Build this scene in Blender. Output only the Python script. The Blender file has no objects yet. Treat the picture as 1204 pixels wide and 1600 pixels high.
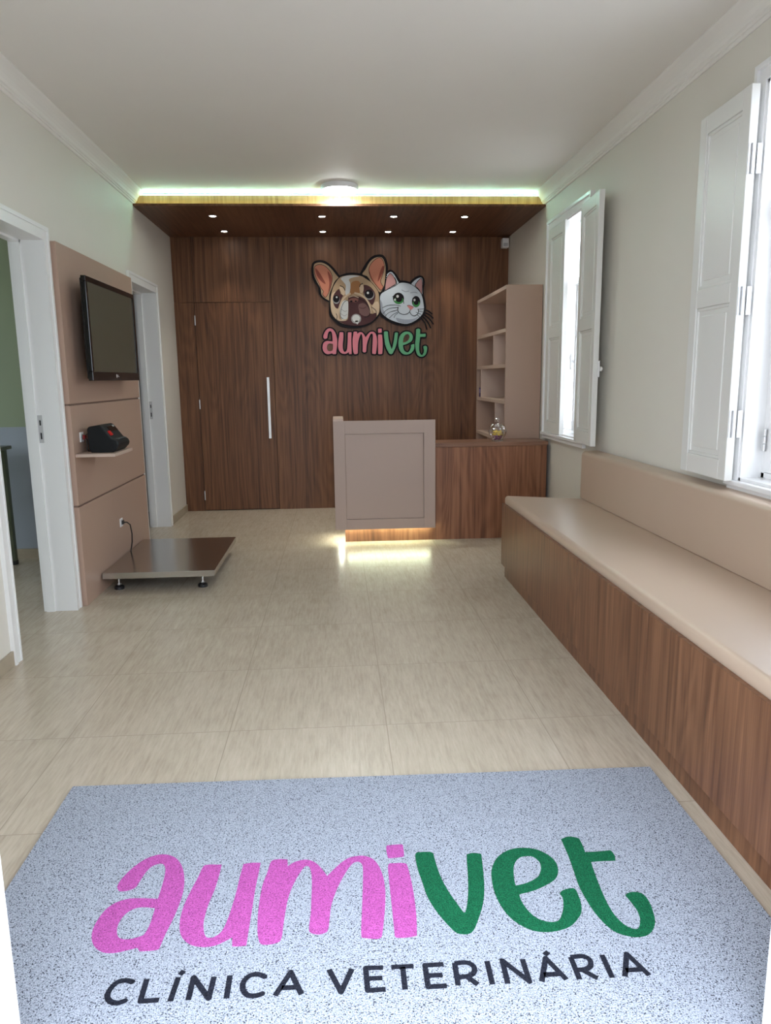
import bpy, math, random
from mathutils import Vector, Matrix
from mathutils.geometry import tessellate_polygon
random.seed(4)
R = math.radians
scene = bpy.context.scene
C = scene.collection

# ---------------------------------------------------------------- camera
F_PX, PITCH, YAW, ROLL = 1142.08, 0.1814, 0.0631, -0.0128
cam_data = bpy.data.cameras.new('camera'); cam = bpy.data.objects.new('camera', cam_data); C.objects.link(cam)
cam_data.sensor_fit = 'VERTICAL'; cam_data.sensor_height = 24.0; cam_data.lens = 24.0 * F_PX / 1600.0
cam_data.clip_start = 0.05; cam_data.clip_end = 300
fw = Vector((math.sin(YAW)*math.cos(PITCH), math.cos(YAW)*math.cos(PITCH), -math.sin(PITCH)))
r0 = Vector((math.cos(YAW), -math.sin(YAW), 0)); u0 = r0.cross(fw)
rr = r0*math.cos(ROLL) + u0*math.sin(ROLL); uu = -r0*math.sin(ROLL) + u0*math.cos(ROLL)
m = Matrix((rr, uu, -fw)).transposed().to_4x4(); m.translation = Vector((1.5192, 0, 1.28))
cam.matrix_world = m
scene.camera = cam

# ---------------------------------------------------------------- world, exposure
SKY = 1.0
world = bpy.data.worlds.new('overcast_sky'); scene.world = world; world.use_nodes = True
wn = world.node_tree.nodes; wl = world.node_tree.links
bg = wn['Background']; bg.inputs['Strength'].default_value = SKY
tc = wn.new('ShaderNodeTexCoord'); sx = wn.new('ShaderNodeSeparateXYZ'); cr = wn.new('ShaderNodeValToRGB')
wl.new(tc.outputs['Generated'], sx.inputs[0]); wl.new(sx.outputs['Z'], cr.inputs[0]); wl.new(cr.outputs[0], bg.inputs['Color'])
cr.color_ramp.elements[0].position = 0.0; cr.color_ramp.elements[0].color = (0.83, 0.92, 1.04, 1)
cr.color_ramp.elements[1].position = 1.0; cr.color_ramp.elements[1].color = (0.92, 0.99, 1.12, 1)
vs = scene.view_settings; vs.view_transform = 'Standard'; vs.look = 'None'; vs.gamma = 1.0; vs.use_curve_mapping = False
vs.exposure = 2.8
scene.cycles.use_denoising = True
scene.cycles.max_bounces = 12; scene.cycles.diffuse_bounces = 7; scene.cycles.glossy_bounces = 4
scene.cycles.transparent_max_bounces = 12; scene.cycles.sample_clamp_indirect = 6.0
scene.cycles.caustics_reflective = False; scene.cycles.caustics_refractive = False
def portal(name, loc, sx_, sy_, rot):
    l = bpy.data.lights.new(name, 'AREA'); l.shape = 'RECTANGLE'; l.size = sx_; l.size_y = sy_; l.cycles.is_portal = True
    o = bpy.data.objects.new(name, l); C.objects.link(o); o.location = loc; o.rotation_euler = rot
portal('daylight_portal_entrance', (1.617, 0.93, 1.12), 1.40, 2.22, (R(90), 0, 0))
portal('daylight_portal_window', (3.42, 2.495, 1.62), 0.90, 1.62, (0, R(90), 0))
portal('daylight_portal_window', (3.42, 5.365, 1.62), 0.90, 1.62, (0, R(90), 0))

# ---------------------------------------------------------------- helpers
W, D, H = 3.1966, 7.27, 2.71
def srgb(c):
    return tuple(((v/255+0.055)/1.055)**2.4 if v/255 > 0.04045 else v/255/12.92 for v in c)
def mat(name, col, rough=0.5, metal=0.0, spec=0.5, emit=None, es=0.0, bump=0.0, bscale=200.0, vary=0.0, vscale=3.0, coat=0.0):
    m = bpy.data.materials.new(name); m.use_nodes = True; n = m.node_tree.nodes; l = m.node_tree.links
    b = n['Principled BSDF']; b.inputs['Base Color'].default_value = (*col, 1); b.inputs['Roughness'].default_value = rough
    b.inputs['Metallic'].default_value = metal; b.inputs['Specular IOR Level'].default_value = spec
    b.inputs['Coat Weight'].default_value = coat
    if emit: b.inputs['Emission Color'].default_value = (*emit, 1); b.inputs['Emission Strength'].default_value = es
    t = n.new('ShaderNodeTexCoord')
    nz = n.new('ShaderNodeTexNoise'); nz.inputs['Scale'].default_value = vscale; nz.inputs['Detail'].default_value = 4
    l.new(t.outputs['Object'], nz.inputs['Vector'])
    mx = n.new('ShaderNodeMix'); mx.data_type = 'RGBA'
    mx.inputs[6].default_value = (*[c*(1-vary) for c in col], 1); mx.inputs[7].default_value = (*[min(1, c*(1+vary)) for c in col], 1)
    l.new(nz.outputs['Fac'], mx.inputs[0]); l.new(mx.outputs[2], b.inputs['Base Color'])
    if bump:
        n2 = n.new('ShaderNodeTexNoise'); n2.inputs['Scale'].default_value = bscale; n2.inputs['Detail'].default_value = 3
        bp = n.new('ShaderNodeBump'); bp.inputs['Strength'].default_value = bump; bp.inputs['Distance'].default_value = 0.002
        l.new(t.outputs['Object'], n2.inputs['Vector']); l.new(n2.outputs['Fac'], bp.inputs['Height']); l.new(bp.outputs[0], b.inputs['Normal'])
    return m
def ramp(n, stops):
    r = n.new('ShaderNodeValToRGB'); e = r.color_ramp.elements
    e[0].position, e[0].color = stops[0][0], (*stops[0][1], 1); e[1].position, e[1].color = stops[-1][0], (*stops[-1][1], 1)
    for p, c in stops[1:-1]:
        k = e.new(p); k.color = (*c, 1)
    return r
def wood(name, dark, mid, light, rough=0.42, axis='Z', seed=0.0):
    m = bpy.data.materials.new(name); m.use_nodes = True; n = m.node_tree.nodes; l = m.node_tree.links; b = n['Principled BSDF']
    t = n.new('ShaderNodeTexCoord')
    def nz(s, scl, det, dist=0.0, rgh=0.55, off=0.0):
        mp = n.new('ShaderNodeMapping'); a, g = s
        mp.inputs['Scale'].default_value = {'Z': (a, a, g), 'Y': (a, g, a), 'X': (g, a, a)}[axis]
        mp.inputs['Location'].default_value = (off+seed, off*1.7+seed, off*0.6)
        l.new(t.outputs['Object'], mp.inputs[0]); q = n.new('ShaderNodeTexNoise'); q.inputs['Scale'].default_value = scl
        q.inputs['Detail'].default_value = det; q.inputs['Distortion'].default_value = dist; q.inputs['Roughness'].default_value = rgh
        l.new(mp.outputs[0], q.inputs['Vector']); return q
    broad = nz((3.2, 0.12), 1.0, 2)
    grain = nz((42, 0.9), 1.0, 5, 0.4, 0.62, 3)
    fine = nz((170, 3.0), 1.0, 3, 0, 0.6, 7)
    cath = nz((4.2, 0.55), 1.0, 1.2, 0.25, 0.4, 11)
    k = n.new('ShaderNodeMath'); k.operation = 'MULTIPLY'; k.inputs[1].default_value = 95; l.new(cath.outputs['Fac'], k.inputs[0])
    s = n.new('ShaderNodeMath'); s.operation = 'SINE'; l.new(k.outputs[0], s.inputs[0])
    def madd(a, ka, c):
        q = n.new('ShaderNodeMath'); q.operation = 'MULTIPLY_ADD'; l.new(a, q.inputs[0]); q.inputs[1].default_value = ka
        if isinstance(c, float): q.inputs[2].default_value = c
        else: l.new(c, q.inputs[2])
        return q.outputs[0]
    v = madd(broad.outputs['Fac'], 0.6, -0.55); v = madd(grain.outputs['Fac'], 1.0, v); v = madd(fine.outputs['Fac'], 0.5, v); v = madd(s.outputs[0], 0.055, v)
    r = ramp(n, [(0.16, dark), (0.44, mid), (0.80, light)]); l.new(v, r.inputs[0]); l.new(r.outputs[0], b.inputs['Base Color'])
    b.inputs['Roughness'].default_value = rough; b.inputs['Specular IOR Level'].default_value = 0.4
    bp = n.new('ShaderNodeBump'); bp.inputs['Strength'].default_value = 0.15; bp.inputs['Distance'].default_value = 0.001
    l.new(fine.outputs['Fac'], bp.inputs['Height']); l.new(bp.outputs[0], b.inputs['Normal'])
    return m

class MB:
    def __init__(s): s.v = []; s.f = []; s.mi = []; s.cur = 0
    def face(s, idx): s.f.append(tuple(idx)); s.mi.append(s.cur)
    def box(s, x0, y0, z0, x1, y1, z1):
        x0, x1 = sorted((x0, x1)); y0, y1 = sorted((y0, y1)); z0, z1 = sorted((z0, z1))
        b = len(s.v); s.v += [(x, y, z) for z in (z0, z1) for y in (y0, y1) for x in (x0, x1)]
        for q in ((0, 2, 3, 1), (4, 5, 7, 6), (0, 1, 5, 4), (1, 3, 7, 5), (3, 2, 6, 7), (2, 0, 4, 6)): s.face([b+i for i in q])
        return s
    def prism(s, loops, fn, a, b, back=True):
        """loops: [outer, hole...] of 2-D points; fn(u, v, w) -> 3-D point; filled caps at w=a and w=b with side walls"""
        tri = tessellate_polygon([[Vector((p[0], p[1], 0)) for p in lp] for lp in loops])
        flat = [p for lp in loops for p in lp]; n = len(flat); o = len(s.v)
        s.v += [tuple(fn(p[0], p[1], a)) for p in flat] + [tuple(fn(p[0], p[1], b)) for p in flat]
        for t in tri:
            s.face([o+n+i for i in t])
            if back: s.face([o+i for i in reversed(t)])
        k = 0
        for lp in loops:
            for i in range(len(lp)):
                j = (i+1) % len(lp); s.face([o+k+i, o+k+j, o+n+k+j, o+n+k+i])
            k += len(lp)
        return s
    def lathe(s, prof, c=(0, 0, 0), n=24, axis='Z', closed=True):
        o = len(s.v)
        for r, h in prof:
            for i in range(n):
                a = 2*math.pi*i/n; x, y = r*math.cos(a), r*math.sin(a)
                q = {'Z': (x, y, h), 'X': (h, x, y), 'Y': (y, h, x)}[axis]; s.v.append((c[0]+q[0], c[1]+q[1], c[2]+q[2]))
        for k in range(len(prof)-1):
            for i in range(n):
                j = (i+1) % n; s.face([o+k*n+i, o+k*n+j, o+(k+1)*n+j, o+(k+1)*n+i])
        if closed:
            s.face([o+i for i in reversed(range(n))]); s.face([o+(len(prof)-1)*n+i for i in range(n)])
        return s
    def cyl(s, c, r, h, axis='Z', n=24, r2=None): return s.lathe([(r, 0), (r if r2 is None else r2, h)], c, n, axis)
    def tube(s, path, r, n=8):
        P = [Vector(p) for p in path]; o = len(s.v); prev = Vector((0.13, 0.27, 0.95)).normalized()
        for i, p in enumerate(P):
            t = (P[min(i+1, len(P)-1)] - P[max(i-1, 0)]).normalized(); a = (prev - t*prev.dot(t)).normalized(); prev = a; b = t.cross(a)
            for k in range(n):
                g = 2*math.pi*k/n; s.v.append(tuple(p + a*(r*math.cos(g)) + b*(r*math.sin(g))))
        for i in range(len(P)-1):
            for k in range(n):
                j = (k+1) % n; s.face([o+i*n+k, o+i*n+j, o+(i+1)*n+j, o+(i+1)*n+k])
        s.face([o+k for k in reversed(range(n))]); s.face([o+(len(P)-1)*n+k for k in range(n)])
        return s
    def stroke(s, pts, w, fn, a, b, closed=False, capd=True):
        """flat ribbon of width w along 2-D points with round joints"""
        n = len(pts); rng = range(n if closed else n-1); e = 5e-6; b0 = b
        for i in rng:
            p, q = Vector(pts[i][:2]), Vector(pts[(i+1) % n][:2]); d = q-p
            if d.length < 1e-6: continue
            d.normalize(); t = Vector((-d.y, d.x))*w/2
            b += e; s.prism([[tuple(p-t), tuple(q-t), tuple(q+t), tuple(p+t)]], fn, a, b)
        for i in range(n):
            if not capd and not closed and i in (0, n-1): continue
            b += e; p = pts[i]; s.prism([[(p[0]+w/2*math.cos(g*math.pi/5), p[1]+w/2*math.sin(g*math.pi/5)) for g in range(10)]], fn, a, b)
        return s
def link(name, mb, mats, parent=None, world=True, bevel=0.0, smooth=False, segs=2):
    off = Vector((0, 0, 0))
    if parent is not None and world:
        q = parent
        while q is not None: off += q.location; q = q.parent
    me = bpy.data.meshes.new(name); me.from_pydata([tuple(Vector(p)-off) for p in mb.v], [], mb.f); me.validate(); me.update()
    mats = mats if isinstance(mats, (list, tuple)) else [mats]
    for k in mats: me.materials.append(k)
    if len(mats) > 1: me.polygons.foreach_set('material_index', mb.mi[:len(me.polygons)])
    if smooth:
        me.polygons.foreach_set('use_smooth', [True]*len(me.polygons)); me.set_sharp_from_angle(angle=R(40))
    o = bpy.data.objects.new(name, me); C.objects.link(o); o.parent = parent
    if bevel:
        b = o.modifiers.new('edge', 'BEVEL'); b.width = bevel; b.segments = segs; b.limit_method = 'ANGLE'; b.angle_limit = R(35)
    return o
def tag(o, label, cat, group=None):
    o['label'] = label; o['category'] = cat
    if group: o['group'] = group
    return o
def thing(name, label, cat, loc=(0, 0, 0), rz=0.0, group=None):
    o = bpy.data.objects.new(name, None); C.objects.link(o); o.location = loc; o.rotation_euler = (0, 0, rz); o.empty_display_size = 0.1
    return tag(o, label, cat, group)
def struct(name, mb, m, parent=None, bevel=0.0, smooth=False):
    o = link(name, mb, m, parent, bevel=bevel, smooth=smooth)
    if parent is None: o['kind'] = 'structure'
    return o
def sroot(name, loc):
    o = bpy.data.objects.new(name, None); C.objects.link(o); o.location = loc; o['kind'] = 'structure'; return o
def box(*a): return MB().box(*a)
def curve(pts, closed=True, k=5):
    """Catmull-Rom through points; a third element marks a corner"""
    n = len(pts); out = []
    for i in range(n if closed else n-1):
        p1, p2 = pts[i], pts[(i+1) % n]
        p0 = pts[(i-1) % n] if (closed or i > 0) else p1; p3 = pts[(i+2) % n] if (closed or i+2 < n) else p2
        if len(p1) > 2: p0 = p1
        if len(p2) > 2: p3 = p2
        for j in range(k):
            t = j/k
            out.append(tuple(0.5*(2*p1[c] + (p2[c]-p0[c])*t + (2*p0[c]-5*p1[c]+4*p2[c]-p3[c])*t*t + (3*p1[c]-p0[c]-3*p2[c]+p3[c])*t**3) for c in (0, 1)))
    if not closed: out.append(tuple(pts[-1][:2]))
    return out

# ---------------------------------------------------------------- materials
WALL = mat('wall_paint', (0.70, 0.67, 0.60), 0.6, bump=0.05, vary=0.02)
CEIL = mat('ceiling_paint', (0.80, 0.775, 0.73), 0.6, vary=0.02)
WHITE = mat('white_gloss_paint', (0.80, 0.80, 0.79), 0.32, vary=0.02)
PINK = mat('rose_laminate', (0.43, 0.295, 0.225), 0.45, bump=0.03, vary=0.02)
PINKD = mat('rose_desk_laminate', (0.41, 0.305, 0.255), 0.45, bump=0.03, vary=0.02)
PINKL = mat('rose_laminate_edge', (0.55, 0.42, 0.345), 0.45)
LEATHER = mat('rose_leatherette', (0.51, 0.388, 0.292), 0.33, spec=0.75, bump=0.12, bscale=420, vary=0.03)
WOODW = wood('walnut_wall_panel', (0.045, 0.016, 0.006), (0.125, 0.051, 0.021), (0.23, 0.104, 0.045), 0.45)
WOODC = wood('walnut_counter', (0.075, 0.026, 0.012), (0.20, 0.080, 0.038), (0.34, 0.155, 0.080), 0.4, seed=5)
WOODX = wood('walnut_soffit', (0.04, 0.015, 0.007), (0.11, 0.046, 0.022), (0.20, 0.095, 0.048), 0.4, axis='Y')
WOODB = wood('walnut_bench', (0.055, 0.021, 0.010), (0.150, 0.064, 0.031), (0.26, 0.122, 0.062), 0.42, seed=9)
DARKGAP = mat('shadow_gap', (0.02, 0.012, 0.008), 0.8)
BLACK = mat('black_plastic', (0.012, 0.012, 0.014), 0.35)
CHROME = mat('brushed_steel', (0.62, 0.62, 0.62), 0.28, metal=1.0)
STEEL = mat('polished_steel', (0.56, 0.545, 0.52), 0.2, metal=1.0, bump=0.02, bscale=60)
BASEB = mat('baseboard_tile', (0.40, 0.34, 0.25), 0.4, vary=0.1, vscale=20)
GREEN = mat('green_wall_paint', (0.29, 0.345, 0.225), 0.6)
GREYB = mat('grey_blue_wall_paint', (0.33, 0.37, 0.42), 0.6)
RED = mat('red_switch', (0.6, 0.01, 0.01), 0.3)
def glow(name, col, s): return mat(name, (0.8, 0.8, 0.8), emit=col, es=s)
def glass_mat():
    m = bpy.data.materials.new('window_glass'); m.use_nodes = True; n = m.node_tree.nodes; l = m.node_tree.links
    for q in list(n): n.remove(q)
    o = n.new('ShaderNodeOutputMaterial'); a = n.new('ShaderNodeBsdfTransparent'); g = n.new('ShaderNodeBsdfGlossy'); g.inputs['Roughness'].default_value = 0.02
    lw_ = n.new('ShaderNodeLayerWeight'); lw_.inputs[0].default_value = 0.5; f = n.new('ShaderNodeMath'); f.operation = 'POWER'; f.inputs[1].default_value = 5.0; l.new(lw_.outputs['Facing'], f.inputs[0]); x = n.new('ShaderNodeMixShader')
    l.new(f.outputs[0], x.inputs[0]); l.new(a.outputs[0], x.inputs[1]); l.new(g.outputs[0], x.inputs[2]); l.new(x.outputs[0], o.inputs[0]); return m
GLASS = glass_mat()
def floor_mat():
    m = bpy.data.materials.new('vein_cut_floor_tile'); m.use_nodes = True; n = m.node_tree.nodes; l = m.node_tree.links; b = n['Principled BSDF']
    t = n.new('ShaderNodeTexCoord'); sp = n.new('ShaderNodeSeparateXYZ'); l.new(t.outputs['Object'], sp.inputs[0])
    def M(op, a, c=None):
        q = n.new('ShaderNodeMath'); q.operation = op
        for i, v in enumerate((a, c)):
            if v is None: continue
            if isinstance(v, (int, float)): q.inputs[i].default_value = v
            else: l.new(v, q.inputs[i])
        return q.outputs[0]
    T = 0.582
    def cell(v, o):
        u = M('DIVIDE', M('SUBTRACT', v, o), T); fr = M('FRACT', u); return M('FLOOR', u), M('MINIMUM', fr, M('SUBTRACT', 1.0, fr))
    ix, ex = cell(sp.outputs['X'], 0.51 - 5*T); iy, ey = cell(sp.outputs['Y'], 2.55 - 10*T)
    edge = M('MINIMUM', ex, ey); joint = M('LESS_THAN', edge, 0.0024)
    idn = M('FRACT', M('MULTIPLY', M('SINE', M('ADD', M('MULTIPLY', ix, 12.9898), M('MULTIPLY', iy, 78.233))), 437.5))
    cmb = n.new('ShaderNodeCombineXYZ'); l.new(M('ADD', M('MULTIPLY', sp.outputs['X'], 95.0), M('MULTIPLY', idn, 31.0)), cmb.inputs[0])
    l.new(M('ADD', M('MULTIPLY', sp.outputs['Y'], 9.0), M('MULTIPLY', idn, 17.0)), cmb.inputs[1])
    n1 = n.new('ShaderNodeTexNoise'); n1.inputs['Scale'].default_value = 1.0; n1.inputs['Detail'].default_value = 6; n1.inputs['Roughness'].default_value = 0.65; n1.inputs['Distortion'].default_value = 0.15
    l.new(cmb.outputs[0], n1.inputs['Vector'])
    n2 = n.new('ShaderNodeTexNoise'); n2.inputs['Scale'].default_value = 5; n2.inputs['Detail'].default_value = 4; l.new(t.outputs['Object'], n2.inputs['Vector'])
    cm2 = n.new('ShaderNodeCombineXYZ'); l.new(M('ADD', M('MULTIPLY', sp.outputs['X'], 30.0), M('MULTIPLY', idn, 13.0)), cm2.inputs[0]); l.new(M('MULTIPLY', sp.outputs['Y'], 2.5), cm2.inputs[1])
    n3 = n.new('ShaderNodeTexNoise'); n3.inputs['Scale'].default_value = 1.0; n3.inputs['Detail'].default_value = 5; n3.inputs['Roughness'].default_value = 0.7; l.new(cm2.outputs[0], n3.inputs['Vector'])
    v = M('ADD', M('ADD', M('MULTIPLY', n1.outputs['Fac'], 0.62), M('MULTIPLY', n3.outputs['Fac'], 0.45)), M('ADD', M('MULTIPLY', n2.outputs['Fac'], 0.2), M('MULTIPLY', idn, 0.04)))
    rp = ramp(n, [(0.46, (0.405, 0.340, 0.260)), (0.66, (0.505, 0.435, 0.340)), (0.84, (0.575, 0.500, 0.402))]); l.new(v, rp.inputs[0])
    mx = n.new('ShaderNodeMix'); mx.data_type = 'RGBA'; l.new(joint, mx.inputs[0]); l.new(rp.outputs[0], mx.inputs[6]); mx.inputs[7].default_value = (0.36, 0.305, 0.235, 1)
    l.new(mx.outputs[2], b.inputs['Base Color'])
    rg = M('ADD', M('MULTIPLY', n1.outputs['Fac'], 0.08), 0.24); b.inputs['Roughness'].default_value = 0.27
    return m
FLOOR = floor_mat()
def mat_loop(name, c_lo, c_hi, c_dk, thr):
    m = bpy.data.materials.new(name); m.use_nodes = True; n = m.node_tree.nodes; l = m.node_tree.links; b = n['Principled BSDF']
    t = n.new('ShaderNodeTexCoord'); a = n.new('ShaderNodeTexNoise'); a.inputs['Scale'].default_value = 330; a.inputs['Detail'].default_value = 2
    c = n.new('ShaderNodeTexNoise'); c.inputs['Scale'].default_value = 285; c.inputs['Detail'].default_value = 1
    l.new(t.outputs['Object'], a.inputs['Vector']); l.new(t.outputs['Object'], c.inputs['Vector'])
    r1 = ramp(n, [(0.30, c_lo), (0.66, c_hi)]); l.new(a.outputs['Fac'], r1.inputs[0])
    r2 = ramp(n, [(thr, (1, 1, 1)), (thr+0.05, (0, 0, 0))]); l.new(c.outputs['Fac'], r2.inputs[0])
    mx = n.new('ShaderNodeMix'); mx.data_type = 'RGBA'; l.new(r2.outputs[0], mx.inputs[0]); l.new(r1.outputs[0], mx.inputs[6]); mx.inputs[7].default_value = (*c_dk, 1)
    l.new(mx.outputs[2], b.inputs['Base Color']); b.inputs['Roughness'].default_value = 0.8; b.inputs['Specular IOR Level'].default_value = 0.15
    bp = n.new('ShaderNodeBump'); bp.inputs['Strength'].default_value = 0.8; bp.inputs['Distance'].default_value = 0.004; l.new(a.outputs['Fac'], bp.inputs['Height']); l.new(bp.outputs[0], b.inputs['Normal'])
    return m
MATG = mat_loop('grey_loop_vinyl', (0.20, 0.225, 0.27), (0.50, 0.545, 0.63), (0.045, 0.05, 0.065), 0.352)
MATP = mat_loop('pink_loop_vinyl', (0.30, 0.055, 0.23), (0.58, 0.125, 0.45), (0.12, 0.02, 0.09), 0.30)
MATV = mat_loop('green_loop_vinyl', (0.003, 0.065, 0.027), (0.010, 0.155, 0.068), (0.0, 0.03, 0.015), 0.30)
MATK = mat_loop('black_loop_vinyl', (0.006, 0.007, 0.012), (0.022, 0.025, 0.040), (0.005, 0.005, 0.008), 0.30)
LETTERS={"a":[[[928,1712],[931,1736],[946,1775],[971,1811],[1002,1828],[1033,1824],[1059,1804],[1080,1768],[1094,1723],[1101,1673],[1100,1620],[1095,1571],[1089,1530],[1085,1486,1],[1071,1483],[1042,1483,1],[1035,1494,1],[1015,1489],[988,1483],[962,1486],[939,1502],[923,1526],[915,1555],[915,1585],[923,1622],[940,1646],[969,1659],[1000,1659],[1043,1653,1],[1042,1706],[1038,1756],[1029,1783],[1016,1790],[998,1781],[987,1757],[981,1725],[976,1701],[960,1690],[940,1689],[931,1700]],[[971,1557],[970,1581],[978,1608],[996,1624],[1018,1626],[1044,1620,1],[1045,1587],[1044,1557],[1039,1534],[1032,1529],[1014,1523],[995,1523],[980,1533]]],"u":[[[1134,1767],[1146,1775],[1182,1772,1],[1182,1730],[1179,1674],[1173,1627],[1171,1589],[1172,1559],[1179,1528],[1188,1513],[1203,1513],[1218,1528],[1226,1560],[1231,1603],[1235,1662],[1237,1725],[1240,1770,1],[1262,1773],[1285,1771,1],[1284,1729],[1282,1672],[1282,1612],[1282,1556],[1282,1514],[1282,1481,1],[1265,1480],[1250,1481,1],[1246,1509,1],[1231,1498],[1208,1486],[1179,1485],[1151,1496],[1130,1518],[1119,1545],[1113,1582],[1113,1626],[1120,1679],[1128,1724]]],"m":[[[1313,1775],[1332,1782],[1356,1779,1],[1358,1751,1],[1378,1768],[1407,1774],[1432,1758],[1450,1730],[1463,1703,1],[1482,1731],[1512,1766],[1537,1777],[1567,1775],[1591,1752],[1606,1702],[1610,1645],[1607,1592],[1601,1542],[1594,1495],[1589,1480],[1573,1478],[1545,1484,1],[1545,1511],[1548,1559],[1551,1610],[1555,1678],[1556,1736],[1546,1754],[1531,1749],[1516,1724],[1496,1675],[1482,1629],[1474,1590],[1471,1553],[1468,1517],[1461,1506],[1444,1502],[1426,1510],[1423,1526],[1425,1569],[1425,1620],[1424,1689],[1419,1732],[1411,1748],[1401,1743],[1386,1706],[1374,1665],[1367,1625],[1364,1586],[1362,1537],[1361,1502],[1355,1486],[1334,1480],[1315,1483],[1307,1501],[1302,1530],[1298,1579],[1297,1631],[1299,1685],[1307,1734]]],"i":[[[1624,1734],[1640,1740],[1669,1737],[1675,1719],[1679,1660],[1680,1599],[1678,1536],[1673,1480,1],[1659,1477],[1637,1476],[1623,1480],[1622,1499],[1622,1559],[1622,1617],[1622,1679]]],"j":[[[1624,1811],[1636,1817],[1667,1817],[1670,1805],[1669,1769],[1660,1764],[1632,1762],[1625,1767]]],"v":[[[1700,1772],[1716,1780],[1740,1779],[1749,1772,1],[1751,1727],[1757,1670],[1769,1617],[1782,1577],[1793,1545,1],[1798,1547],[1809,1582],[1819,1628],[1828,1686],[1834,1733],[1838,1760,1],[1857,1765],[1878,1759,1],[1874,1725],[1865,1657],[1856,1609],[1843,1564],[1825,1522],[1808,1488],[1794,1476],[1778,1476],[1764,1483],[1748,1510],[1728,1555],[1713,1605],[1706,1662],[1700,1713]]],"e":[[[1886,1664],[1894,1697],[1914,1736],[1944,1763],[1976,1775],[2009,1773],[2036,1762],[2059,1735],[2068,1705],[2063,1671],[2047,1644],[2018,1624],[1983,1607],[1942,1596,1],[1941,1575],[1947,1545],[1959,1518],[1976,1503],[1995,1497],[2011,1500],[2024,1516],[2039,1548],[2045,1575],[2042,1590,1],[2053,1601],[2075,1607],[2085,1604],[2087,1587],[2084,1552],[2075,1523],[2060,1503],[2034,1480],[2002,1469],[1971,1467],[1942,1475],[1916,1497],[1897,1527],[1886,1568],[1882,1615]],[[1940,1628,1],[1945,1668],[1955,1705],[1972,1731],[1992,1740],[2012,1737],[2024,1717],[2023,1691],[2010,1662],[1993,1647],[1967,1634]]],"t":[[[2111,1804,1],[2138,1814],[2162,1803,1],[2162,1775],[2159,1743,1],[2187,1743],[2230,1745,1],[2233,1723],[2227,1702,1],[2191,1703],[2161,1702,1],[2156,1663],[2151,1609],[2148,1547],[2152,1502],[2164,1472],[2180,1460],[2192,1464],[2206,1491],[2210,1520],[2206,1550],[2202,1572,1],[2219,1581],[2240,1578],[2250,1563],[2250,1531],[2241,1488],[2227,1461],[2206,1441],[2183,1435],[2161,1438],[2135,1452],[2119,1477],[2107,1517],[2101,1562],[2099,1614],[2104,1671],[2109,1733]]]}
CAPS=[[[1052,1396],[1035,1402],[1018,1399],[1008,1382],[1007,1363],[1018,1349],[1034,1344],[1050,1350]],[[1079,1402,1],[1080,1345,1],[1118,1345,1]],[[1146,1402,1],[1142,1340,1]],[[1148,1408,1],[1154,1419,1]],[[1179,1340,1],[1179,1399,1],[1221,1341,1],[1223,1397,1]],[[1257,1398,1],[1258,1338,1]],[[1335,1387],[1318,1396],[1300,1394],[1289,1379],[1289,1360],[1301,1343],[1319,1340],[1334,1345]],[[1359,1337,1],[1388,1397,1],[1414,1336,1]],[[1371,1356,1],[1404,1355,1]],[[1471,1397,1],[1497,1335,1],[1521,1395,1]],[[1589,1393,1],[1551,1395,1],[1553,1335,1],[1591,1335,1]],[[1552,1366,1],[1586,1365,1]],[[1607,1393,1],[1656,1392,1]],[[1632,1391,1],[1632,1331,1]],[[1722,1392,1],[1681,1392,1],[1681,1334,1],[1721,1334,1]],[[1681,1364,1],[1716,1363,1]],[[1747,1393,1],[1745,1333,1]],[[1747,1392,1],[1771,1393],[1786,1383],[1786,1367],[1773,1356],[1746,1354,1]],[[1767,1355,1],[1787,1332,1]],[[1819,1393,1],[1818,1330,1]],[[1851,1329,1],[1853,1392,1],[1898,1331,1],[1898,1392,1]],[[1924,1329,1],[1950,1391,1],[1978,1330,1]],[[1933,1346,1],[1971,1346,1]],[[1950,1400,1],[1961,1408,1]],[[2006,1389,1],[2006,1328,1]],[[2006,1389,1],[2032,1390],[2045,1380],[2042,1363],[2028,1354],[2004,1353,1]],[[2021,1351,1],[2045,1328,1]],[[2077,1390,1],[2077,1327,1]],[[2105,1328,1],[2133,1389,1],[2158,1327,1]],[[2113,1344,1],[2149,1344,1]]]
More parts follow.
